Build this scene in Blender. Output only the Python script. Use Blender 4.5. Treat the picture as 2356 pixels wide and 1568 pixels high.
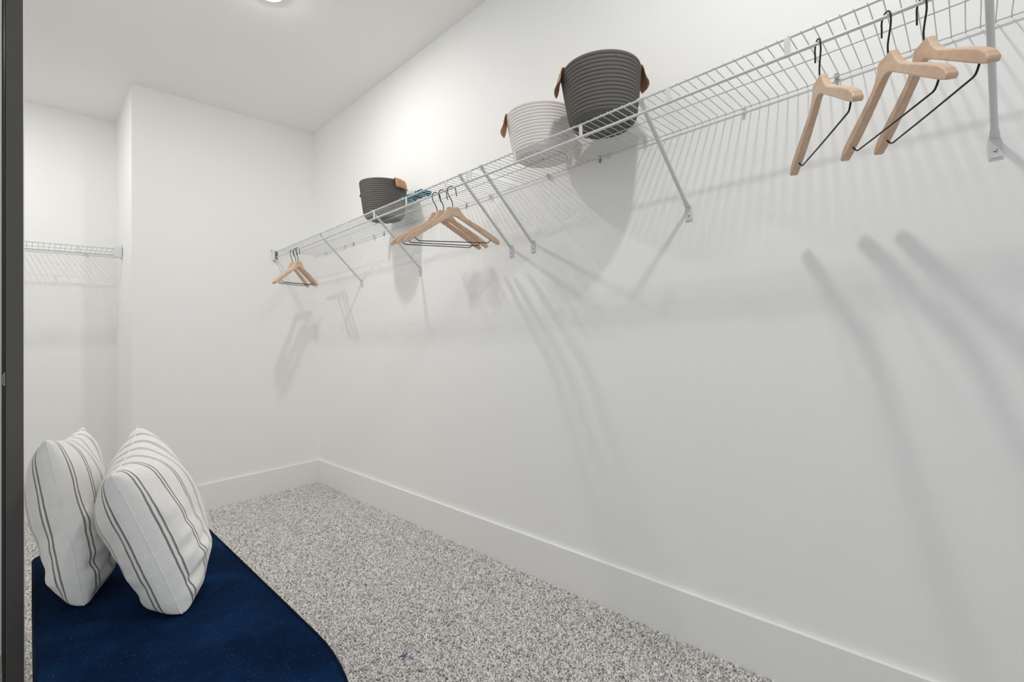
import bpy, bmesh, math, random
from mathutils import Vector, Matrix
random.seed(7)
for o in list(bpy.data.objects): bpy.data.objects.remove(o, do_unlink=True)
S = bpy.context.scene
COL = S.collection

# ------------------------------------------------------------------ camera
cam_d = bpy.data.cameras.new('camera'); cam = bpy.data.objects.new('camera', cam_d); COL.objects.link(cam)
F_PX, W_PX = 1080.9, 2356.0
cam_d.sensor_fit = 'HORIZONTAL'; cam_d.sensor_width = 36.0
cam_d.lens = F_PX / W_PX * 36.0
cam_d.shift_x = -3.64 / W_PX; cam_d.shift_y = -59.04 / W_PX
cam_d.clip_start = 0.02
YAW, PITCH, ROLL = 0.802009, math.radians(2.602588), math.radians(-2.179276)
f = Vector((math.sin(YAW)*math.cos(PITCH), math.cos(YAW)*math.cos(PITCH), math.sin(PITCH)))
r0 = Vector((math.cos(YAW), -math.sin(YAW), 0)); u0 = r0.cross(f)
r = r0*math.cos(ROLL) + u0*math.sin(ROLL); u = -r0*math.sin(ROLL) + u0*math.cos(ROLL)
M = Matrix((r, u, -f)).transposed().to_4x4(); M.translation = Vector((-1.573990, -3.674076, 1.066133))
cam.matrix_world = M
S.camera = cam

# ------------------------------------------------------------------ light and exposure
S.view_settings.view_transform = 'Standard'; S.view_settings.look = 'None'
S.view_settings.exposure = -0.13; S.view_settings.gamma = 1.0; S.view_settings.use_curve_mapping = False
LAMP_STRENGTH = 230.0          # emission of the ceiling lamp diffusers
LAMP_POWER = 7.9               # W of the disc of light each lamp sends down into the room
DAY_STRENGTH = 1.3            # daylight behind the front doorway
S.cycles.max_bounces = 20; S.cycles.diffuse_bounces = 14; S.cycles.glossy_bounces = 6
w = bpy.data.worlds.new('world'); S.world = w; w.use_nodes = True
bg = w.node_tree.nodes['Background']; bg.inputs[0].default_value = (0.80, 0.90, 1.0, 1); bg.inputs[1].default_value = DAY_STRENGTH

# ------------------------------------------------------------------ helpers
class MB:
    def __init__(s): s.v = []; s.f = []; s.sm = []
    def add(s, vs, fs, smooth=False):
        b = len(s.v); s.v += [tuple(p) for p in vs]
        for q in fs: s.f.append([b+i for i in q]); s.sm.append(smooth)
        return s
    def box(s, x0, y0, z0, x1, y1, z1):
        vs = [(x,y,z) for x in (x0,x1) for y in (y0,y1) for z in (z0,z1)]
        return s.add(vs, [(0,1,3,2),(4,6,7,5),(0,4,5,1),(2,3,7,6),(0,2,6,4),(1,5,7,3)])
    def tube(s, pts, rad, n=8, cap=True):
        pts = [Vector(p) for p in pts]; N = len(pts)
        rads = rad if isinstance(rad, (list, tuple)) else [rad]*N
        up = None; rings = []
        for i, p in enumerate(pts):
            t = (pts[min(i+1,N-1)] - pts[max(i-1,0)]).normalized()
            if up is None:
                up = Vector((0,0,1)) if abs(t.z) < .9 else Vector((1,0,0))
            a = (up - t*up.dot(t)).normalized(); up = a; b = t.cross(a)
            rings.append([p + (a*math.cos(2*math.pi*k/n) + b*math.sin(2*math.pi*k/n))*rads[i] for k in range(n)])
        vs = [q for R in rings for q in R]; fs = []
        for i in range(N-1):
            for k in range(n): fs.append((i*n+k, i*n+(k+1)%n, (i+1)*n+(k+1)%n, (i+1)*n+k))
        s.add(vs, fs, True)
        if cap:
            s.add(rings[0], [tuple(range(n))[::-1]]); s.add(rings[-1], [tuple(range(n))])
        return s
    def lathe(s, prof, n=48, fn=None, closed=False):
        vs = []; m = len(prof)
        for k in range(n):
            a = 2*math.pi*k/n
            for (rr, z) in prof:
                q = (rr*math.cos(a), rr*math.sin(a), z)
                vs.append(fn(q, a) if fn else q)
        fs = []
        for k in range(n):
            for i in range(m-1):
                fs.append((k*m+i, ((k+1)%n)*m+i, ((k+1)%n)*m+i+1, k*m+i+1))
        return s.add(vs, fs, True)
    def build(s, name, mat, parent=None, smooth=None, bevel=0, seg=2):
        me = bpy.data.meshes.new(name); me.from_pydata(s.v, [], s.f)
        me.polygons.foreach_set('use_smooth', s.sm); me.update()
        bm = bmesh.new(); bm.from_mesh(me); bmesh.ops.recalc_face_normals(bm, faces=bm.faces); bm.to_mesh(me); bm.free()
        o = bpy.data.objects.new(name, me); COL.objects.link(o)
        if mat: me.materials.append(mat)
        if parent: o.parent = parent
        if bevel:
            md = o.modifiers.new('bevel', 'BEVEL'); md.width = bevel; md.segments = seg; md.limit_method = 'ANGLE'; md.angle_limit = math.radians(40)
        return o
def tag(o, label, cat, group=None, kind=None):
    o['label'] = label
    if cat: o['category'] = cat
    if group: o['group'] = group
    if kind: o['kind'] = kind
    return o
def empty(name, loc, rz=0.0):
    o = bpy.data.objects.new(name, None); COL.objects.link(o); o.location = loc; o.rotation_euler = (0,0,rz)
    o.empty_display_size = .05; return o
def struct(o): o['kind'] = 'structure'; return o
def copy_tree(o, parent=None):
    c = o.copy(); COL.objects.link(c)
    if parent: c.parent = parent
    for ch in list(o.children): copy_tree(ch, c)
    return c

def mat(name, col, rough=.5, spec=.5, metal=0.0):
    m = bpy.data.materials.new(name); m.use_nodes = True; b = m.node_tree.nodes['Principled BSDF']
    b.inputs['Base Color'].default_value = (*col, 1); b.inputs['Roughness'].default_value = rough
    b.inputs['Metallic'].default_value = metal; b.inputs['Specular IOR Level'].default_value = spec
    return m
def nodes(m): return m.node_tree.nodes, m.node_tree.links, m.node_tree.nodes['Principled BSDF']
def coord(m, kind='Object', scale=(1,1,1)):
    N, L, b = nodes(m); t = N.new('ShaderNodeTexCoord'); mp = N.new('ShaderNodeMapping'); mp.inputs['Scale'].default_value = scale
    L.new(t.outputs[kind], mp.inputs[0]); return mp.outputs[0]
def noise(m, vec, scale, detail=3, rough=.5):
    N, L, b = nodes(m); n = N.new('ShaderNodeTexNoise'); n.inputs['Scale'].default_value = scale
    n.inputs['Detail'].default_value = detail; n.inputs['Roughness'].default_value = rough; L.new(vec, n.inputs['Vector']); return n
def ramp(m, fac, stops):
    N, L, b = nodes(m); rp = N.new('ShaderNodeValToRGB'); L.new(fac, rp.inputs[0]); e = rp.color_ramp.elements
    while len(e) < len(stops): e.new(.5)
    for q, (p, c) in zip(e, stops): q.position = p; q.color = (*c, 1)
    return rp
def bump(m, h, strength, dist):
    N, L, b = nodes(m); bp = N.new('ShaderNodeBump'); bp.inputs['Strength'].default_value = strength; bp.inputs['Distance'].default_value = dist
    L.new(h, bp.inputs['Height']); L.new(bp.outputs[0], b.inputs['Normal']); return bp

# ------------------------------------------------------------------ materials
def paint(name, col, rough=.6, bscale=260, bs=.10):
    m = mat(name, col, rough, .3); v = coord(m); n = noise(m, v, bscale, 2); bump(m, n.outputs['Fac'], bs, .001); return m
M_WALL = paint('wall_paint', (.905,.903,.892)); M_CEIL = paint('ceiling_paint', (.89,.887,.876), .8)
M_TRIM = paint('trim_paint', (.88,.877,.865), .4, 40, .02)
M_WIRE = mat('white_coated_wire', (.68,.685,.69), .35, .5)
M_PLAST = mat('white_plastic', (.78,.785,.79), .35, .5)
M_SHADE = mat('shade_grey', (.16,.16,.165), .5)  # painted shade for the hollow of the end brackets
M_STEEL = mat('screw_steel', (.45,.45,.46), .3, .5, 1.0)
M_BLACKWIRE = mat('dark_metal_wire', (.030,.029,.028), .42, .5, .6)
M_DOOR = mat('charcoal_door_paint', (.115,.108,.100), .7, .10)
M_BASE = mat('bench_base', (.012,.014,.02), .6)

def wood():
    m = mat('pale_beech', (.62,.42,.28), .42, .4); N, L, b = nodes(m)
    v = coord(m, 'Object', (14, 70, 48)); n = noise(m, v, 1.4, 5, .6)
    v2 = coord(m, 'Object', (5, 9, 9)); n2 = noise(m, v2, 1.0, 2)
    mx = N.new('ShaderNodeMath'); mx.operation = 'MULTIPLY_ADD'; L.new(n2.outputs['Fac'], mx.inputs[0]); mx.inputs[1].default_value = .6; L.new(n.outputs['Fac'], mx.inputs[2])
    rp = ramp(m, mx.outputs[0], [(.50, (.545,.368,.250)), (.80, (.635,.445,.315)), (1.05, (.69,.505,.375))])
    L.new(rp.outputs[0], b.inputs['Base Color']); return m
M_WOOD = wood()
def rope(name, c0, c1):
    m = mat(name, c0, .95, .15); N, L, b = nodes(m)
    v = coord(m, 'UV', (1,1,1)); n = noise(m, v, 1.0, 2, .6)
    wv = N.new('ShaderNodeTexWave'); wv.bands_direction = 'DIAGONAL'; wv.inputs['Scale'].default_value = .55; wv.inputs['Distortion'].default_value = 2.5
    wv.inputs['Detail'].default_value = 2; L.new(v, wv.inputs['Vector'])
    mx = N.new('ShaderNodeMath'); mx.operation = 'ADD'; L.new(wv.outputs['Fac'], mx.inputs[0]); L.new(n.outputs['Fac'], mx.inputs[1])
    rp = ramp(m, mx.outputs[0], [(.35, c0), (.6, tuple((a+b_)/2 for a, b_ in zip(c0, c1))), (.95, c1)])
    L.new(rp.outputs[0], b.inputs['Base Color']); bump(m, mx.outputs[0], .35, .0012); return m
M_ROPE_DARK = rope('charcoal_rope', (.047,.044,.040), (.190,.180,.166))
M_ROPE_WHITE = rope('cream_rope', (.80,.745,.70), (.93,.885,.85))
def leather():
    m = mat('tan_leather', (.48,.24,.10), .5, .4); v = coord(m); n = noise(m, v, 60, 4)
    rp = ramp(m, n.outputs['Fac'], [(.3, (.40,.19,.08)), (.7, (.56,.30,.14))]); N, L, b = nodes(m); L.new(rp.outputs[0], b.inputs['Base Color'])
    bump(m, n.outputs['Fac'], .2, .001); return m
M_LEATHER = leather()
def velvet():
    m = mat('navy_velvet', (.0025,.012,.040), .9, .04); N, L, b = nodes(m)
    v = coord(m, 'Object', (1,1,1)); n = noise(m, v, 7, 5, .62)
    rp = ramp(m, n.outputs['Fac'], [(.33, (.0010,.0068,.026)), (.52, (.0020,.0135,.048)), (.72, (.0045,.026,.082))])
    vo = N.new('ShaderNodeTexVoronoi'); vo.inputs['Scale'].default_value = 330; L.new(v, vo.inputs['Vector'])
    lt = N.new('ShaderNodeMath'); lt.operation = 'LESS_THAN'; L.new(vo.outputs['Distance'], lt.inputs[0]); lt.inputs[1].default_value = .22
    wn = N.new('ShaderNodeSeparateColor'); L.new(vo.outputs['Color'], wn.inputs[0])
    gt = N.new('ShaderNodeMath'); gt.operation = 'GREATER_THAN'; L.new(wn.outputs[0], gt.inputs[0]); gt.inputs[1].default_value = .80
    mu = N.new('ShaderNodeMath'); mu.operation = 'MULTIPLY'; L.new(lt.outputs[0], mu.inputs[0]); L.new(gt.outputs[0], mu.inputs[1])
    pw = N.new('ShaderNodeMath'); pw.operation = 'POWER'; L.new(wn.outputs[1], pw.inputs[0]); pw.inputs[1].default_value = 3
    mu2 = N.new('ShaderNodeMath'); mu2.operation = 'MULTIPLY'; L.new(mu.outputs[0], mu2.inputs[0]); L.new(pw.outputs[0], mu2.inputs[1])
    mix = N.new('ShaderNodeMix'); mix.data_type = 'RGBA'; L.new(mu2.outputs[0], mix.inputs[0]); L.new(rp.outputs[0], mix.inputs[6]); mix.inputs[7].default_value = (.22,.30,.40,1)
    L.new(mix.outputs[2], b.inputs['Base Color'])
    b.inputs['Sheen Weight'].default_value = .10; b.inputs['Sheen Roughness'].default_value = .4; b.inputs['Sheen Tint'].default_value = (.10,.22,.48,1)
    n2 = noise(m, v, 420, 3, .7); bump(m, n2.outputs['Fac'], .5, .002); return m
M_VELVET = velvet(); M_PIPING = mat('navy_piping', (.0015,.007,.023), .8, .1)
def pillow_cloth():
    m = mat('striped_cream_cloth', (.80,.77,.72), .95, .1); N, L, b = nodes(m)
    t = N.new('ShaderNodeTexCoord'); sp = N.new('ShaderNodeSeparateXYZ'); L.new(t.outputs['UV'], sp.inputs[0])   # uv x = metres across, y = metres along the stripe
    def M(op, a, b_=None, c=None):
        n = N.new('ShaderNodeMath'); n.operation = op
        for i, q in enumerate((a, b_, c)):
            if q is None: continue
            if hasattr(q, 'is_linked'): L.new(q, n.inputs[i])
            else: n.inputs[i].default_value = q
        return n.outputs[0]
    uvn = N.new('ShaderNodeTexNoise'); uvn.inputs['Scale'].default_value = 14; L.new(t.outputs['UV'], uvn.inputs['Vector'])
    x = M('ADD', sp.outputs[0], M('MULTIPLY', M('SUBTRACT', uvn.outputs['Fac'], .5), .006))
    ph = M('ABSOLUTE', M('SUBTRACT', M('MODULO', M('ADD', x, 10*.068 - .003), .068), .034))
    line = M('LESS_THAN', M('ABSOLUTE', M('SUBTRACT', ph, .0054)), .0022)
    dash = M('LESS_THAN', M('MODULO', M('ADD', M('MULTIPLY', sp.outputs[1], 1.0), M('ADD', M('MULTIPLY', x, .8), 10)), .0045), .0034)
    msk = M('MULTIPLY', M('MULTIPLY', line, dash), .93)
    n = noise(m, t.outputs['Object'], 30, 4); rp = ramp(m, n.outputs['Fac'], [(.3, (.90,.875,.845)), (.7, (.945,.925,.895))])
    mix = N.new('ShaderNodeMix'); mix.data_type = 'RGBA'; L.new(msk, mix.inputs[0]); L.new(rp.outputs[0], mix.inputs[6]); mix.inputs[7].default_value = (.028,.028,.026,1)
    L.new(mix.outputs[2], b.inputs['Base Color'])
    wv = N.new('ShaderNodeTexWave'); wv.bands_direction = 'Y'; wv.inputs['Scale'].default_value = 130; L.new(t.outputs['UV'], wv.inputs['Vector'])
    n3 = noise(m, t.outputs['Object'], 22, 3)
    h = M('ADD', M('MULTIPLY', wv.outputs['Fac'], .08), n3.outputs['Fac']); bump(m, h, .5, .008); return m
M_PILLOW = pillow_cloth()
def carpet_base():
    m = mat('carpet_backing', (.40,.375,.35), 1.0, .05); v = coord(m); n = noise(m, v, 170, 3, .7)
    rp = ramp(m, n.outputs['Fac'], [(.32, (.50,.475,.45)), (.5, (.74,.71,.68)), (.68, (.86,.83,.80))]); N, L, b = nodes(m)
    L.new(rp.outputs[0], b.inputs['Base Color']); bump(m, n.outputs['Fac'], 1.0, .01); return m
M_CARPET = carpet_base()
def tuft_mat():
    m = mat('carpet_yarn', (.5,.47,.44), .95, .1); N, L, b = nodes(m); oi = N.new('ShaderNodeObjectInfo')
    rp = ramp(m, oi.outputs['Random'], [(0, (.36,.34,.32)), (.3, (.74,.715,.69)), (.7, (.90,.878,.852)), (1, (.95,.935,.915))])
    L.new(rp.outputs[0], b.inputs['Base Color']); return m
M_TUFT = tuft_mat()
M_LAMP = bpy.data.materials.new('lamp_diffuser'); M_LAMP.use_nodes = True
_n = M_LAMP.node_tree.nodes; _n.remove(_n['Principled BSDF']); _e = _n.new('ShaderNodeEmission'); _e.inputs[0].default_value = (1,.987,.965,1); _e.inputs[1].default_value = LAMP_STRENGTH
M_LAMP.node_tree.links.new(_e.outputs[0], _n['Material Output'].inputs[0])

# ------------------------------------------------------------------ room shell
H = 2.74; CX = -1.1357; CY = .719; XL = -3.3; YF = -5.2; T = .1
struct(MB().box(XL-T, YF-T, -.08, T, CY+T, 0.0).build('floor', M_CARPET))
struct(MB().box(XL-T, YF-T, H, T, CY+T, H+.08).build('ceiling', M_CEIL))
struct(MB().box(0, YF-T, 0, T, CY+T, H).build('wall_right', M_WALL))
struct(MB().box(CX, 0, 0, 0, CY+T, H).build('wall_back', M_WALL))
struct(MB().box(XL-T, CY, 0, CX, CY+T, H).build('wall_alcove', M_WALL))
struct(MB().box(XL-T, YF-T, 0, XL, CY, H).build('wall_left', M_WALL))
wf = MB(); wf.box(XL, YF-T, 0, -2.9, YF, H); wf.box(-1.1, YF-T, 0, 0, YF, H); wf.box(-2.9, YF-T, 2.44, -1.1, YF, H)
struct(wf.build('wall_front', M_WALL))
struct(MB().box(-1.76, -1.115, 0, -1.605, -.97, H).build('wall_partition', M_WALL))
pd = bpy.data.lights.new('doorway_portal', 'AREA'); pd.shape = 'RECTANGLE'; pd.size = 1.8; pd.size_y = 2.44; pd.cycles.is_portal = True   # sampling aid for the daylight in the front doorway
po = bpy.data.objects.new('doorway_portal', pd); COL.objects.link(po); po.location = (-2.0, YF-.02, 1.22); po.rotation_euler = (math.radians(90),0,0)
BH, BT = .176, .0145
def baseboard(name, x0, y0, x1, y1):
    struct(MB().box(x0, y0, 0, x1, y1, BH).build(name, M_TRIM, bevel=.0015))
baseboard('baseboard_right', -BT, YF, 0, 0)
baseboard('baseboard_back', CX-BT, -BT, -BT, 0)
baseboard('baseboard_column', CX-BT, 0, CX, CY-BT)
baseboard('baseboard_alcove', XL, CY-BT, CX, CY)

# ------------------------------------------------------------------ ceiling lamps
def lamp(x, y, label):
    t = empty('ceiling_lamp', (x, y, H))
    MB().lathe([(0,0),(.072,0),(.072,-.004),(.064,-.009),(.042,-.009),(.042,-.004),(0,-.004)], 40).build('trim_ring', M_PLAST, t)
    MB().lathe([(.0405,-.004),(.039,-.012),(.032,-.0165),(.020,-.0185),(.0005,-.019)], 40).build('diffuser', M_LAMP, t)
    ld = bpy.data.lights.new('lamp_light', 'AREA'); ld.shape = 'DISK'; ld.size = .080; ld.energy = LAMP_POWER; ld.color = (1,.987,.965)
    lo = bpy.data.objects.new('lamp_light', ld); COL.objects.link(lo); lo.parent = t; lo.location = (0,0,-.0205)
    tag(t, label, 'ceiling light'); return t
lamp(-.792, -1.392, 'round white flush ceiling lamp glowing at the top edge, nearer the back wall')
lamp(-.84, -3.42, 'round white flush ceiling lamp above the hangers nearest the camera')
lamp(-1.98, -.13, 'round white flush ceiling lamp in front of the alcove shelf, left of the charcoal door')

# ------------------------------------------------------------------ carpet pile
def carpet_pile():
    bm = bmesh.new(); n = 5
    # one bent yarn tuft, about 9 mm tall
    rings = []
    for i in range(4):
        q = i/3; rr = .0026*(1 - .35*q*q)*(1.0 if i else .8); cx = .0066*q*q; z = -.001 + .0125*q - .0040*q*q
        rings.append([bm.verts.new((cx + rr*math.cos(2*math.pi*k/n), rr*math.sin(2*math.pi*k/n), z)) for k in range(n)])
    for i in range(3):
        for k in range(n): bm.faces.new((rings[i][k], rings[i][(k+1)%n], rings[i+1][(k+1)%n], rings[i+1][k]))
    bm.faces.new(rings[-1])
    for fc in bm.faces: fc.smooth = True
    me = bpy.data.meshes.new('yarn_tuft'); bm.to_mesh(me); bm.free(); me.materials.append(M_TUFT)
    src = bpy.data.objects.new('yarn_tuft', me)      # only the node tree refers to it; not linked into the scene
    pm = MB()
    pm.add([(-1.60,-3.7,.0005),(-BT,-3.7,.0005),(-BT,-BT,.0005),(-1.60,-BT,.0005)], [(0,1,2,3)])
    pm.add([(-2.1,-.95,.0005),(-1.60,-.95,.0005),(-1.60,-BT,.0005),(-2.1,-BT,.0005)], [(0,1,2,3)])
    pm.add([(-2.1,-BT,.0005),(CX-BT,-BT,.0005),(CX-BT,CY-BT,.0005),(-2.1,CY-BT,.0005)], [(0,1,2,3)])
    o = pm.build('carpet_pile', M_CARPET)
    g = bpy.data.node_groups.new('carpet_pile_nodes', 'GeometryNodeTree')
    g.interface.new_socket('Geometry', in_out='INPUT', socket_type='NodeSocketGeometry'); g.interface.new_socket('Geometry', in_out='OUTPUT', socket_type='NodeSocketGeometry')
    N, L = g.nodes, g.links
    gi = N.new('NodeGroupInput'); go = N.new('NodeGroupOutput')
    ds = N.new('GeometryNodeDistributePointsOnFaces'); ds.inputs['Density'].default_value = 42000
    oi = N.new('GeometryNodeObjectInfo'); oi.inputs['Object'].default_value = src; oi.inputs['As Instance'].default_value = True
    io = N.new('GeometryNodeInstanceOnPoints')
    rv = N.new('FunctionNodeRandomValue'); rv.data_type = 'FLOAT_VECTOR'; rv.inputs[0].default_value = (-.45,-.45,0); rv.inputs[1].default_value = (.45,.45,6.283)
    rs = N.new('FunctionNodeRandomValue'); rs.data_type = 'FLOAT'; rs.inputs[2].default_value = .75; rs.inputs[3].default_value = 1.25; rs.inputs['Seed'].default_value = 3
    jg = N.new('GeometryNodeJoinGeometry')
    L.new(gi.outputs[0], ds.inputs['Mesh']); L.new(ds.outputs['Points'], io.inputs['Points']); L.new(oi.outputs['Geometry'], io.inputs['Instance'])
    L.new(rv.outputs[0], io.inputs['Rotation']); L.new(rs.outputs[1], io.inputs['Scale'])
    L.new(io.outputs[0], jg.inputs[0]); L.new(gi.outputs[0], jg.inputs[0]); L.new(jg.outputs[0], go.inputs[0])
    md = o.modifiers.new('pile', 'NODES'); md.node_group = g
    tag(o, 'short twisted grey beige carpet pile covering the whole floor', 'carpet', kind='stuff')
carpet_pile()

# ------------------------------------------------------------------ wire shelves
ZD, DS, RODZ = 1.757, .308, 1.7157
def wire_mesh():
    m = MB(); z = .0043
    m.tube([(-DS-.0035,0,z-.003),(-DS-.001,0,z+.0002),(-DS+.006,0,z),(-.016,0,z),(-.0085,0,z-.001),(-.0068,0,z-.005),(-.0085,0,z-.008)], .00138, 6)
    return m
def make_shelf(y0, y1, tabs, clips, screws, braces, connector=False, bracket=False):
    """straight run along y against x = 0, built in local coordinates (origin on the wall at deck height)"""
    t = empty('wire_shelf', (0, y0, ZD)); L = y1 - y0
    def Y(y): return y - y0
    def part(m, name, material=M_WIRE, parent=t, **k): return m.build(name, material, parent, **k)
    e0, e1 = (Y(y1) - .02, 0) if bracket else (Y(y1), 0)
    part(MB().tube([(-DS,0,0),(-DS,L,0)], .0032, 10), 'front_rail')
    part(MB().tube([(-DS,0,RODZ-ZD),(-DS,L,RODZ-ZD)], .0043, 12), 'hang_rod')
    part(MB().tube([(-.160,0,0),(-.160,L,0)], .0020, 8), 'middle_rail')
    part(MB().tube([(-.010,0,0),(-.010,L,0)], .0020, 8), 'back_rail')
    first = None; lo, hi = min(y0,y1)+.004, max(y0,y1)-.004
    k0 = math.ceil((lo + 3.7346)/.02545); k1 = math.floor((hi + 3.7346)/.02545)
    for k in range(k0, k1+1):
        if first is None: first = part(wire_mesh(), 'deck_wire'); o = first
        else: o = first.copy(); COL.objects.link(o)
        o.location = (0, Y(-3.7346 + .02545*k), 0)
    tm = MB(); dz = RODZ-ZD
    tm.add([(-DS-.0042,-.0058,-.001),(-DS-.0042,.0058,-.001),(-DS-.0046,.0058,dz+.001),(-DS-.0046,-.0058,dz+.001),
            (-DS-.0028,-.0058,-.001),(-DS-.0028,.0058,-.001),(-DS-.0032,.0058,dz+.001),(-DS-.0032,-.0058,dz+.001)],
           [(0,1,2,3),(7,6,5,4),(0,4,5,1),(1,5,6,2),(2,6,7,3),(3,7,4,0)])
    tm.tube([(-DS-.003,-.0058,-.002),(-DS-.004,-.0058,dz)], .0011, 6); tm.tube([(-DS-.003,.0058,-.002),(-DS-.004,.0058,dz)], .0011, 6)
    tm.tube([(-DS,-.0075,dz),(-DS,.0075,dz)], .0050, 10)
    first = None
    for y in tabs:
        if first is None: o = first = part(tm, 'rail_tab')
        else: o = first.copy(); COL.objects.link(o)
        o.location = (0, Y(y), 0)
    if clips:
        cm = MB(); cm.box(-.0060,-.005,-.014,-.0005,.005,.010)
        cm.tube([(-.016,0,-.004),(-.0165,0,.004),(-.010,0,.0065),(-.003,0,.004)], .0042, 8); cm.tube([(-.001,0,-.012),(-.016,0,-.010)], .0045, 10)
        first = None
        for y in clips:
            if first is None:
                o = first = part(cm, 'wall_clip', M_PLAST, bevel=.001)
            else: o = first.copy(); COL.objects.link(o)
            o.location = (0, Y(y), 0)
    if screws:
        sm = MB(); sm.box(-.003,-.005,-.010,-.0005,.005,.010); sm.tube([(-.002,0,.007),(-.006,0,.007)], .0042, 10); sm.tube([(-.002,0,-.014),(-.007,0,-.014)], .0038, 10)
        for y in screws: o = part(sm, 'screw_clip', M_STEEL, bevel=.0008); o.location = (0, Y(y), 0)
    for (yf, yt) in braces:
        a = Vector((-.010, Y(yf), 1.487-ZD)); b = Vector((-DS+.002, Y(yt), -.0055)); d = b - a
        bm_ = MB(); n = 12; side = Vector((0,1,0)); up = d.normalized().cross(side)
        pts = [a + d*q for q in (0,.03,.07,.93,.97,1)]; wv = [.0095,.0090,.0068,.0068,.0085,.0085]; hv = [.0030,.0042,.0062,.0062,.0034,.0030]
        vs = []; fs = []
        for p_, ww, hh in zip(pts, wv, hv):
            for k in range(n):
                an = 2*math.pi*k/n; vs.append(p_ + side*ww*math.cos(an) + up*hh*math.sin(an))
        for i in range(len(pts)-1):
            for k in range(n): fs.append((i*n+k, i*n+(k+1)%n, (i+1)*n+(k+1)%n, (i+1)*n+k))
        bm_.add(vs, fs, True); bm_.add(vs[:n], [tuple(range(n))]); bm_.add(vs[-n:], [tuple(range(n))])
        # two hook fingers over the front rail
        for s_ in (-1, 1):
            q = b + side*.0055*s_
            bm_.tube([q + Vector((.004,0,-.001)), q + Vector((.003,0,.008)), q + Vector((-.001,0,.0115)), q + Vector((-.006,0,.009)), q + Vector((-.0065,0,.005))], .0019, 6)
        o = part(bm_, 'support_brace')
        fm = MB(); yy = Y(yf); z0 = 1.437-ZD; z1 = 1.494-ZD
        fm.add([(-.0005,yy-.0125,z0),(-.0005,yy+.0125,z0),(-.0005,yy+.0125,z1-.018),(-.0005,yy+.0085,z1),(-.0005,yy-.0085,z1),(-.0005,yy-.0125,z1-.018),
                (-.0032,yy-.0125,z0),(-.0032,yy+.0125,z0),(-.0032,yy+.0125,z1-.018),(-.0085,yy+.0085,z1-.002),(-.0085,yy-.0085,z1-.002),(-.0032,yy-.0125,z1-.018)],
               [(0,1,2,3,4,5),(6,7,8,9,10,11),(0,1,7,6),(1,2,8,7),(2,3,9,8),(3,4,10,9),(4,5,11,10),(5,0,6,11)])
        fm.box(-.0055, yy-.0095, z0+.004, -.003, yy+.0095, z0+.007)
        fp = fm.build('foot_plate', M_WIRE, o, bevel=.0012)
        sc = MB().lathe([(0,.0032),(.0022,.003),(.0040,.0012),(.0044,0)], 14); scr = sc.build('screw', M_STEEL, o)
        scr.rotation_euler = (0, -math.pi/2, 0); scr.location = (-.0032, yy, z0+.020)
    if connector:
        part(MB().tube([(-DS,-.014,0),(-DS,.014,0)], .0050, 10), 'rail_connector', M_PLAST)
        part(MB().tube([(-DS,-.016,dz),(-DS,.016,dz)], .0062, 12), 'rail_connector', M_PLAST)
    if bracket:
        bmx = MB(); zb, zt = dz-.013, .012; yb = Y(0)
        bmx.box(-DS-.014, yb-.046, zb, -DS-.010, yb-.0005, zt); bmx.box(-DS+.010, yb-.046, zb, -DS+.014, yb-.0005, zt)
        bmx.box(-DS-.014, yb-.046, zb-.004, -DS+.014, yb-.0005, zb); bmx.box(-DS-.026, yb-.005, zt-.012, -DS+.014, yb-.0005, zt+.010); bmx.box(-DS-.014, yb-.005, zb-.014, -DS+.014, yb-.0005, zt)
        br = part(bmx, 'end_bracket', M_PLAST, bevel=.0015)
        for (xx, zz) in ((-DS-.020, zt+.002), (-DS, zb-.009)):
            s_ = MB().lathe([(0,.003),(.003,.0028),(.0048,0)], 12).build('screw', M_STEEL, br); s_.rotation_euler = (math.pi/2,0,0); s_.location = (xx, yb-.005, zz)
        part(MB().box(-DS-.007, yb-.040, zb+.008, -DS+.007, yb-.030, zt-.008), 'bracket_shade', M_SHADE, bevel=.003)  # grey block standing in for the shade inside the open bracket end
    return t
sh_l = make_shelf(-2.222, -.010, [-.235,-.54,-.845,-1.15,-1.458,-1.763,-2.07,-2.214], [-.199,-.51,-.92,-1.36,-1.60,-2.029], [-.629,-1.034,-1.844],
                  [(-.732,-.788),(-1.42,-1.441),(-2.155,-2.164)], bracket=True)
tag(sh_l, 'white wire shelf section on the right wall ending at the far back corner', 'shelf')
sh_r = make_shelf(-4.45, -2.230, [-2.236,-2.489,-2.793,-3.098,-3.400,-3.705,-4.01,-4.31], [-2.399,-2.699,-3.204,-3.9], [-2.663,-3.448],
                  [(-2.291,-2.299),(-3.007,-3.010),(-3.742,-3.740)], connector=False)
tag(sh_r, 'white wire shelf section on the right wall nearest the camera, carrying the large charcoal basket', 'shelf')
for zc, rr in ((0, .0050), (RODZ-ZD, .0062)):      # joint sleeves belong to the near section
    MB().tube([(-DS, 2.206, zc), (-DS, 2.2195, zc)], rr, 12).build('rail_connector', M_PLAST, sh_r)
sh_a = make_shelf(-1.46, -.006, [-.219,-.524,-.829,-1.134], [-.165,-.77,-1.3], [], [], bracket=True)
sh_a.matrix_world = Matrix(((0,1,0,CX-1.46),(1,0,0,CY),(0,0,1,ZD),(0,0,0,1)))   # same run laid along the alcove wall
tag(sh_a, 'white wire shelf on the alcove wall behind the charcoal door', 'shelf')

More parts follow.
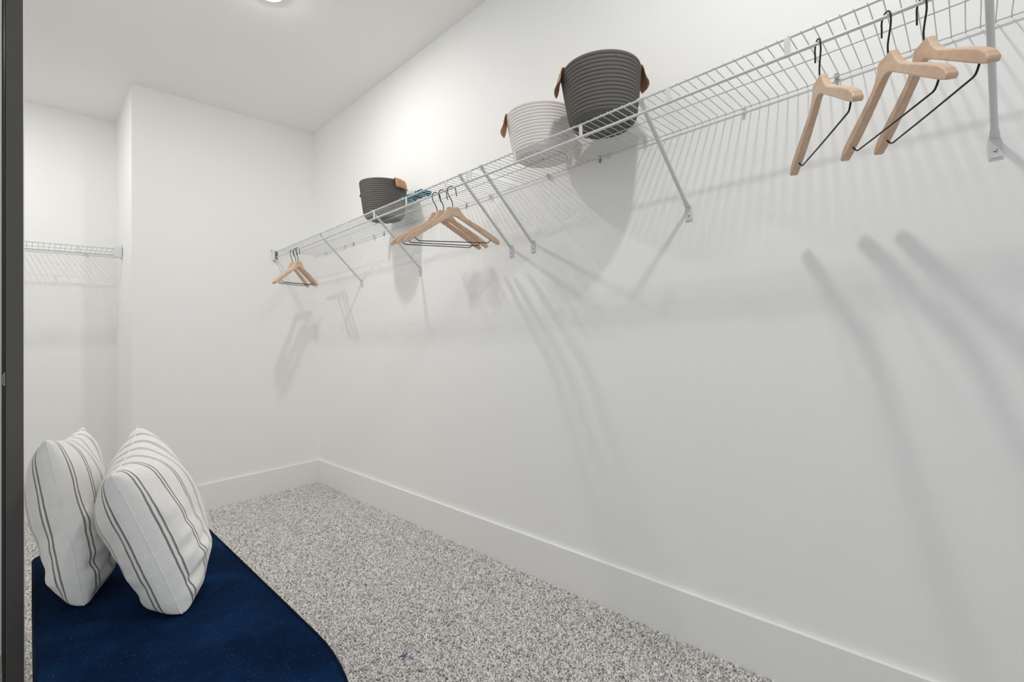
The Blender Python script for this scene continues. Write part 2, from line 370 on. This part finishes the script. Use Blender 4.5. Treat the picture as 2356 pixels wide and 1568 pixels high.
# ------------------------------------------------------------------ hangers
def hanger_proto():
    t = empty('wooden_hanger', (0,0,0))
    top = [(0,0),(.022,0),(.028,-.003),(.036,-.018),(.047,-.034),(.062,-.047),(.085,-.060),(.125,-.081),(.165,-.103),(.195,-.121),(.211,-.134),(.219,-.146)]
    bot = [(.219,-.152),(.213,-.1555),(.190,-.144),(.150,-.121),(.100,-.0915),(.05,-.062),(.012,-.040),(0,-.038)]
    def arm(s):
        m = MB(); pr = top + bot; n = len(pr); vs = []
        for side in (-1, 1):
            for (x, z) in pr:
                th = .0068 + .0022*min(1, x/.16); bow = .010*(x/.22)**2
                vs.append((s*x, side*th + bow, z))
        k = len(top); fs = []
        # triangulated strip sides: pair top points with bottom points
        tb = [(0,n-1)]
        for side in (0, 1):
            off = side*n; i, j = 0, n-1
            while i < k-1 or j > k:
                ni = pr[i+1][0] if i < k-1 else 9; nj = pr[j-1][0] if j > k else 9
                if ni <= nj: q = (off+i, off+i+1, off+j); i += 1
                else: q = (off+i, off+j-1, off+j); j -= 1
                fs.append(q if side else q[::-1])
            fs.append((off+i, off+i+1, off+j)) if j > i+1 else None
        for i in range(n-1): fs.append((i, i+1, n+i+1, n+i))
        m.add(vs, fs)
        o = m.build('shoulder_arm', M_WOOD, t)
        bv = o.modifiers.new('bevel','BEVEL'); bv.width = .0028; bv.segments = 3; bv.limit_method = 'ANGLE'; bv.angle_limit = math.radians(55)
        return o
    arm(-1); arm(1)
    # hook: question mark, stem up, out to -x, over the rod and down on the +x side
    C = Vector((0,0,.0735)); R = .0165
    pts = [(0,0,-.004),(0,0,.012),(-.001,0,.022)]
    pts += [(-.006,0,.034),(-.013,0,.047),(-.0185,0,.060)]
    for k in range(0, 11):
        an = math.radians(172 - k*(180/10)); pts.append((C.x + (R+.003)*math.cos(an), 0, C.z + R*math.sin(an)*1.12))
    pts += [(.0205,0,.060),(.022,0,.050)]
    # smooth with Catmull-Rom
    P = [Vector(p) for p in pts]; out = []
    for i in range(len(P)-1):
        a, b, c, d = P[max(i-1,0)], P[i], P[i+1], P[min(i+2,len(P)-1)]
        for q in (0,.5):
            out.append(.5*((2*b)+(c-a)*q+(2*a-5*b+4*c-d)*q*q+(3*b-a-3*c+d)*q**3))
    out.append(P[-1])
    MB().tube(out, .0019, 8).build('hook', M_BLACKWIRE, t)
    xb = .176; zb = -.149
    MB().tube([(-xb-.004,.0062,-.128),(-xb+.001,.0058,-.1345),(-xb+.010,.005,zb+.006),(-xb+.017,.0045,zb+.0015),(-xb+.025,.004,zb),(0,.003,zb),(xb-.025,.004,zb),(xb-.017,.0045,zb+.0015),(xb-.010,.005,zb+.006),(xb-.001,.0058,-.1345),(xb+.004,.0062,-.128)], .0019, 8).build('trouser_bar', M_BLACKWIRE, t)
    return t
hp = hanger_proto(); HDROP = .078
HANG = [(-3.460, 27.1, -.4, True,  'pale wooden hanger at the right, first of the three from the baskets', 'hangers at the near end of the rod'),
        (-3.585, 28.8, 1.5, True,  'pale wooden hanger at the right, middle one of the three near hangers', 'hangers at the near end of the rod'),
        (-3.642, 26.0, .5, True,   'pale wooden hanger at the right, closest to the thick near support brace', 'hangers at the near end of the rod'),
        (-2.106, -17.0, 2.0, False,'tan wooden hanger in front of the middle trio, fully visible, right of its two mates', 'hangers in the middle of the rod'),
        (-2.043, -11.8, 1.8, False,'tan wooden hanger sandwiched between two others in the middle trio', 'hangers in the middle of the rod'),
        (-1.995, -11.8, 1.8, False,'tan wooden hanger at the back of the middle trio, nearest the small charcoal basket', 'hangers in the middle of the rod'),
        (-.435, 33.9, 2.8, False,  'small looking wooden hanger in front of the trio in the far corner', 'hangers in the far corner'),
        (-.395, 33.3, 2.8, False,  'small looking wooden hanger between the other two in the far corner', 'hangers in the far corner'),
        (-.332, 39.6, 2.8, False,  'small looking wooden hanger at the back of the far corner trio', 'hangers in the far corner')]
ROD_TOP = RODZ + .0043
for i, (y, yaw, tilt, flip, lab, grp) in enumerate(HANG):
    o = hp if i == 0 else copy_tree(hp)
    ro = Matrix.Rotation(math.radians(yaw), 4, 'Z') @ Matrix.Rotation(-math.radians(tilt), 4, 'Y')
    o.matrix_world = Matrix.Translation((-DS, y, ROD_TOP + .0022)) @ ro @ Matrix.Translation((0,0,-HDROP - .0120 + .0))
    tag(o, lab, 'hanger', grp)

# ------------------------------------------------------------------ rope baskets
def basket(x, y, rb, rt, h, ncoil, material, rim_tilt, handles, label):
    t = empty('rope_basket', (x, y, ZD+.0058)); N = 72
    prof = []; uvs = []
    ch = h/ncoil
    nb = int((rb-.018)/.0095)
    for i in range(nb):                                         # flat bottom in concentric coils
        r_a = .004 + (rb-.018-.004)*i/nb; r_b = .004 + (rb-.018-.004)*(i+1)/nb
        for q in (0,.33,.67): prof.append((r_a + (r_b-r_a)*q, .0018 - .0018*math.sin(math.pi*q)))
    def rad(z): return rb + (rt-rb)*min(1, z/h)**.9 - .018*max(0, 1 - z/.028)**2
    for i in range(ncoil):
        for q in (.0,.14,.32,.5,.68,.86):
            z = (i+q)*ch; b = math.sin(math.pi*q)**.7*.0036 if q > 0 else 0.0
            prof.append((rad(z) - .0036 + b, z + .0))
    prof.append((rad(h)-.002, h)); prof.append((rad(h)-.006, h+.0015)); prof.append((rad(h)-.010, h-.002))
    for q in (.8,.5,.25,.06): prof.append((rad(h*q)-.011, h*q+.008))
    prof.append((.004, .010))
    def fn(p, a):
        k = (p[2]/h)**2 if p[2] > 0 else 0
        w_ = .004*math.sin(2*a+1.1) + .0025*math.sin(3*a) + rim_tilt*math.cos(a - 4.6)
        s_ = 1 + .02*k*math.sin(2*a+.4)
        return (p[0]*s_, p[1]*s_, p[2] + k*w_)
    m = MB().lathe(prof, N, fn); o = m.build('rope_body', material, t)
    me = o.data; ul = me.uv_layers.new(name='UVMap')
    for poly in me.polygons:
        for li in poly.loop_indices:
            vi = me.loops[li].vertex_index; k, i = divmod(vi, len(prof))
            ul.data[li].uv = (k/N*2*math.pi*rt*160 if True else 0, i*1.4)
    # the seam column: fix the wrap
    for poly in me.polygons:
        us = [ul.data[li].uv[0] for li in poly.loop_indices]
        if max(us) - min(us) > 40:
            for li in poly.loop_indices:
                if ul.data[li].uv[0] < 40: ul.data[li].uv[0] += 2*math.pi*rt*160
    for az, wid in handles:
        hm = MB(); n = 9; th = .0024; sec = []
        R0 = rad(h)
        path = [(-.0135, -.030),(-.0130,-.012),(-.0105,.004),(-.0050,.0075),(.0015,.0060),(.0060,-.006),(.0085,-.022),(.0125,-.036),(.0185,-.048)]
        vs = []; half = wid/2/R0
        for s_ in (0, 1):
            for i in range(n):
                a = az - half + 2*half*i/(n-1)
                zz = fn((R0*math.cos(a), R0*math.sin(a), h), a)
                base_r = math.hypot(zz[0], zz[1])
                for (dr, dz) in path:
                    bulge = .004*math.cos(math.pi*(i/(n-1)-.5)) if dz < -.01 and dr > 0 else 0
                    rr = base_r + dr + bulge + (th if s_ else 0)*(1 if dr > -.008 else -1)
                    vs.append((rr*math.cos(a), rr*math.sin(a), zz[2] + dz + (th if s_ and -.011 < dr < .003 else 0)))
        m_ = len(path); fs = []
        for i in range(n-1):
            for j in range(m_-1):
                q = (i*m_+j, (i+1)*m_+j, (i+1)*m_+j+1, i*m_+j+1); fs.append(q[::-1]); fs.append(tuple(n*m_+k for k in q))
        for j in range(m_-1):
            fs.append((j, j+1, n*m_+j+1, n*m_+j)); e = (n-1)*m_; fs.append((e+j+1, e+j, n*m_+e+j, n*m_+e+j+1))
        for i in range(n-1):
            fs.append(((i+1)*m_, i*m_, n*m_+i*m_, n*m_+(i+1)*m_)); e = m_-1; fs.append((i*m_+e, (i+1)*m_+e, n*m_+(i+1)*m_+e, n*m_+i*m_+e))
        hm.add(vs, fs, True); ho = hm.build('leather_handle', M_LEATHER, t)
        for s_ in (-.62, .62):
            a = az + half*s_; _q = fn((R0*math.cos(a), R0*math.sin(a), h), a); rr = math.hypot(_q[0], _q[1]) + .0092
            rv = MB().lathe([(0,.002),(.003,.0015),(.004,0)], 10).build('rivet', M_LEATHER, ho)
            zz = fn((R0*math.cos(a), R0*math.sin(a), h), a)[2]
            rv.matrix_local = Matrix.Translation((rr*math.cos(a), rr*math.sin(a), zz-.012)) @ Matrix.Rotation(a, 4, 'Z') @ Matrix.Rotation(math.pi/2, 4, 'Y')
    tag(t, label, 'basket'); return t
basket(-.217, -2.819, .110, .139, .186, 16, M_ROPE_DARK, .004, [(math.atan2(.719,-.695), .078), (math.atan2(-.719,.695), .078)], 'large charcoal rope basket with tan leather handles beside the cream basket')
basket(-.157, -2.500, .115, .144, .168, 15, M_ROPE_WHITE, .0, [(math.atan2(.77,-.64), .075), (math.atan2(-.77,.64), .075)], 'cream rope basket partly hidden behind the large charcoal one')
basket(-.161, -1.306, .110, .135, .200, 18, M_ROPE_DARK, .0, [(math.atan2(-.97,.25), .085), (math.atan2(.97,-.25), .085)], 'charcoal rope basket with tan handle flap, alone toward the back corner')

# ------------------------------------------------------------------ teal cloth beside the far basket
def teal_cloth():
    t = empty('folded_cloth', (-.258, -1.765, ZD+.0078)); rnd = random.Random(3)
    def m_(c, nm): 
        q = mat(nm, c, .9, .2); n = noise(q, coord(q), 220, 3); bump(q, n.outputs['Fac'], .6, .002); return q
    ms = [m_((.035,.24,.32), 'teal_yarn'), m_((.012,.075,.12), 'dark_teal_yarn'), m_((.45,.62,.66), 'pale_teal_yarn')]
    for i in range(11):
        y = -.085 + .017*i; pts = []
        for k in range(9):
            q = k/8; pts.append((-.034 + .068*q + .004*math.sin(i*1.7+5*q), y + .005*math.sin(3.1*q+i), .006 + .006*math.sin(math.pi*q)*(1-.04*i) + .0015*math.sin(9*q+i)))
        MB().tube(pts, .0072 - .0002*i, 8).build('woven_strip', ms[[0,1,0,2,0,1,0,0,1,2,0][i]], t)
    tag(t, 'small folded teal striped cloth lying beside the far charcoal basket', 'cloth')
teal_cloth()

# ------------------------------------------------------------------ charcoal door on the left
def door():
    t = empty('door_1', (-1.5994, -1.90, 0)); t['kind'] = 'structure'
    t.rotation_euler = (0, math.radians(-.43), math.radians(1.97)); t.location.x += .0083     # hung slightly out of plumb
    th = .0159
    MB().box(-th, 0, .014, th, .765, 2.44).build('leaf', M_DOOR, t, bevel=.0008, seg=2)
    MB().box(th, .0006, .014, th+.0019, .765, 2.44).build('white_facing', M_TRIM, t)
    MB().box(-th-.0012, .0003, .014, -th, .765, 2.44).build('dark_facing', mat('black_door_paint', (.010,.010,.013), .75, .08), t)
    lp = MB(); lp.box(-th-.0022, .004, .990, -th, .016, 1.024); lp.tube([(-th-.0022,.006,.992),(-th-.0045,.006,.995),(-th-.0045,.006,1.018),(-th-.0022,.006,1.021)], .0010, 6)
    lp.build('latch_plate', M_STEEL, t)
    return t
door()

# ------------------------------------------------------------------ navy bench
BZ = .458
def bench():
    t = empty('bench', (-1.355, -2.32, 0))
    hw = .2085; yb = .72; yf = -.73; b_end = .40
    def outline(inset=0.0, n=14):
        pts = []; w_ = hw-inset
        rB = .05
        for k in range(7): an = math.pi/2*k/6; pts.append((w_-rB+rB*math.cos(an), yb-inset-rB+rB*math.sin(an)))
        for k in range(7): an = math.pi/2+math.pi/2*k/6; pts.append((-w_+rB+rB*math.cos(an), yb-inset-rB+rB*math.sin(an)))
        for k in range(0, 9): pts.append((-w_, yb-.12 - (yb-.12+ -yf-b_end)*0 - ((yb-.12)-(yf+b_end))*k/9))
        for k in range(0, 2*n+1):
            an = math.pi + math.pi*k/(2*n); pts.append((w_*math.cos(an), yf+b_end + (b_end-inset)*math.sin(an)))
        for k in range(1, 10): pts.append((w_, yf+b_end + ((yb-.12)-(yf+b_end))*k/9))
        return pts
    def slab(levels, name, material, parent, cap_rings=0):
        m = MB(); rings = [[(x, y, z) for (x, y) in outline(i_)] for (i_, z) in levels]; n = len(rings[0])
        vs = [p for R in rings for p in R]; fs = []
        for i in range(len(rings)-1):
            for k in range(n): fs.append((i*n+k, i*n+(k+1)%n, (i+1)*n+(k+1)%n, (i+1)*n+k))
        m.add(vs, fs, True); m.add(rings[0], [tuple(range(n))[::-1]])
        m.add(rings[-1], [tuple(range(n))]); return m.build(name, material, parent)
    slab([(.004,.335),(.0,.345),(.0,.440),(.0025,BZ)], 'seat_cushion', M_VELVET, t)
    op = [(x, y, BZ-.0004) for (x, y) in outline(.0022)]; MB().tube(op + op[:1], .0030, 8, cap=False).build('piping', M_PIPING, t)
    slab([(.012,.20),(.012,.334)], 'base', M_VELVET, t)
    for sx in (-1,1):
        for y in (-.42, .60):
            MB().tube([(sx*.155, y, .205),(sx*.165, y, 0.008)], [.022,.013], 14).build('leg', M_BASE, t)
    tag(t, 'long navy blue velvet bench with rounded end under the striped pillows', 'bench'); return t
bench()

# ------------------------------------------------------------------ striped pillows
def pillow(center, X, Y, t_right, t_left, seed, label):
    U, V = X.length/2, Y.length/2; ux, uy = X.normalized(), Y.normalized(); uz = ux.cross(uy).normalized()
    n = 60; rnd = random.Random(seed); vs = []; key = []; idx = {}
    ph = [rnd.uniform(0,6.28) for _ in range(10)]
    def P(i, j, s):
        u_ = -1 + 2*i/n; v_ = -1 + 2*j/n
        u_ = math.sin(u_*math.pi/2)*.75 + u_*.25; v_ = math.sin(v_*math.pi/2)*.7 + v_*.3      # denser near the edges
        px = U*u_*(1 - .075*(1-v_*v_)); py = V*v_*(1 - .085*(1-u_*u_))
        au, av = abs(u_), abs(v_)
        eu = max(0, 1-au**2.4); ev = max(0, 1 - (av**2.2 if v_ > 0 else av**(5.5 if s > 0 else 3.6))); e = eu*ev
        th = (t_right if s > 0 else t_left) * eu**.40 * ev**(.46 if v_ > 0 else .36)
        near = min(1, e*6)
        wr = .0030*math.sin(9*v_+3*u_+ph[0]+s)*au**2*near + .0016*math.sin(13*u_-5*v_+ph[1]+s)*av**3*near \
           + .0040*math.sin(5*u_+4*v_+ph[2]+2*s)*min(1,e*3) \
           + (.0058*math.sin(17*v_+6*u_+ph[3]+s) + .0030*math.sin(31*v_-5*u_+ph[4]))*(1 if s > 0 else .45)*min(1,max(0,.35-v_))*max(0,-u_+.1)**1.5*near
        return px, py, s*(th + wr), u_, v_
    fl = BZ + .002
    def W(px, py, pz):
        q = center + ux*px + uy*py + uz*pz
        if q.z < fl + .012:                          # weight flattens the lower edge on the seat
            d = fl + .012 - q.z; q.z = fl + .012*math.exp(-d/.012)
        return q
    fs = []
    for s in (1,-1):
        for i in range(n+1):
            for j in range(n+1):
                if s == -1 and (i in (0,n) or j in (0,n)): idx[(s,i,j)] = idx[(1,i,j)]; continue
                px, py, pz, u_, v_ = P(i,j,s); q = W(px,py,pz) - center; idx[(s,i,j)] = len(vs); vs.append(q); key.append(s)
        for i in range(n):
            for j in range(n):
                q = (idx[(s,i,j)], idx[(s,i+1,j)], idx[(s,i+1,j+1)], idx[(s,i,j+1)]); fs.append(q if s == 1 else q[::-1])
    # the stripes follow the cloth: distance from the near side seam, and along it
    arc = {}
    for s in (1,-1):
        for j in range(n+1):
            d = 0.0
            for i in range(n+1):
                if i: d += (vs[idx[(s,i,j)]] - vs[idx[(s,i-1,j)]]).length
                arc[(s,i,j)] = d
        for i in range(n+1):
            d = 0.0
            for j in range(n+1):
                if j: d += (vs[idx[(s,i,j)]] - vs[idx[(s,i,j-1)]]).length
                arc[(s,i,j)] = (arc[(s,i,j)], d + (.3 if s > 0 else 0))
    t = empty('throw_pillow', center)
    m = MB(); m.add(vs, fs, True); o = m.build('pillow_cover', M_PILLOW, t)
    ul = o.data.uv_layers.new(name='UVMap'); inv = {}
    for (s,i,j), k in idx.items(): inv.setdefault(k, {})[s] = (i,j)
    for p_ in o.data.polygons:
        ss = [key[v] for v in p_.vertices if len(inv[v]) == 1]; s = ss[0] if ss else 1
        for li in p_.loop_indices:
            v = o.data.loops[li].vertex_index; i, j = inv[v].get(s, list(inv[v].values())[0]); ul.data[li].uv = arc[(s,i,j)]
    ring = [idx[(1,0,j)] for j in range(n+1)] + [idx[(1,i,n)] for i in range(1,n+1)] + [idx[(1,n,j)] for j in range(n-1,-1,-1)] + [idx[(1,i,0)] for i in range(n-1,-1,-1)]
    MB().tube([vs[k] for k in ring], .0011, 6, cap=False).build('edge_seam', M_PILLOW, t)
    tag(t, label, 'pillow'); return t
a1 = Vector((-1.449,-2.335,.802)); b1 = Vector((-1.326,-2.345,.456)); c1 = Vector((-1.351,-1.90,.845))
pillow((a1+b1)/2 + (c1-a1)/2, c1-a1, a1-b1, .088, .097, 1, 'cream pillow with dark double stripes, the front one on the bench')
a2 = Vector((-1.546,-2.15,.872)); b2 = Vector((-1.478,-2.115,.456)); c2 = Vector((-1.459,-1.75,.845))
pillow((a2+b2)/2 + (c2-a2)/2, c2-a2, a2-b2, .055, .088, 5, 'cream pillow with dark double stripes, behind the other beside the charcoal door')

# ------------------------------------------------------------------ blue fluff on the carpet
def fluff():
    m = MB(); rnd = random.Random(9); q = mat('blue_fibre', (.03,.13,.30), .9)
    for k in range(9):
        a = rnd.uniform(0,6.28); p = Vector((rnd.uniform(-.004,.004), rnd.uniform(-.004,.004), rnd.uniform(.002,.006))); pts = [p]
        for s in range(4):
            a += rnd.uniform(-.9,.9); p = p + Vector((.0035*math.cos(a), .0035*math.sin(a), rnd.uniform(-.0012,.0015))); pts.append(p)
        m.tube(pts, .0011, 5)
    o = m.build('lint_scrap', q); o.location = (-.6935, -2.2532, .0125)
    tag(o, 'tiny blue scrap of lint on the carpet beside the bench', 'lint')
fluff()
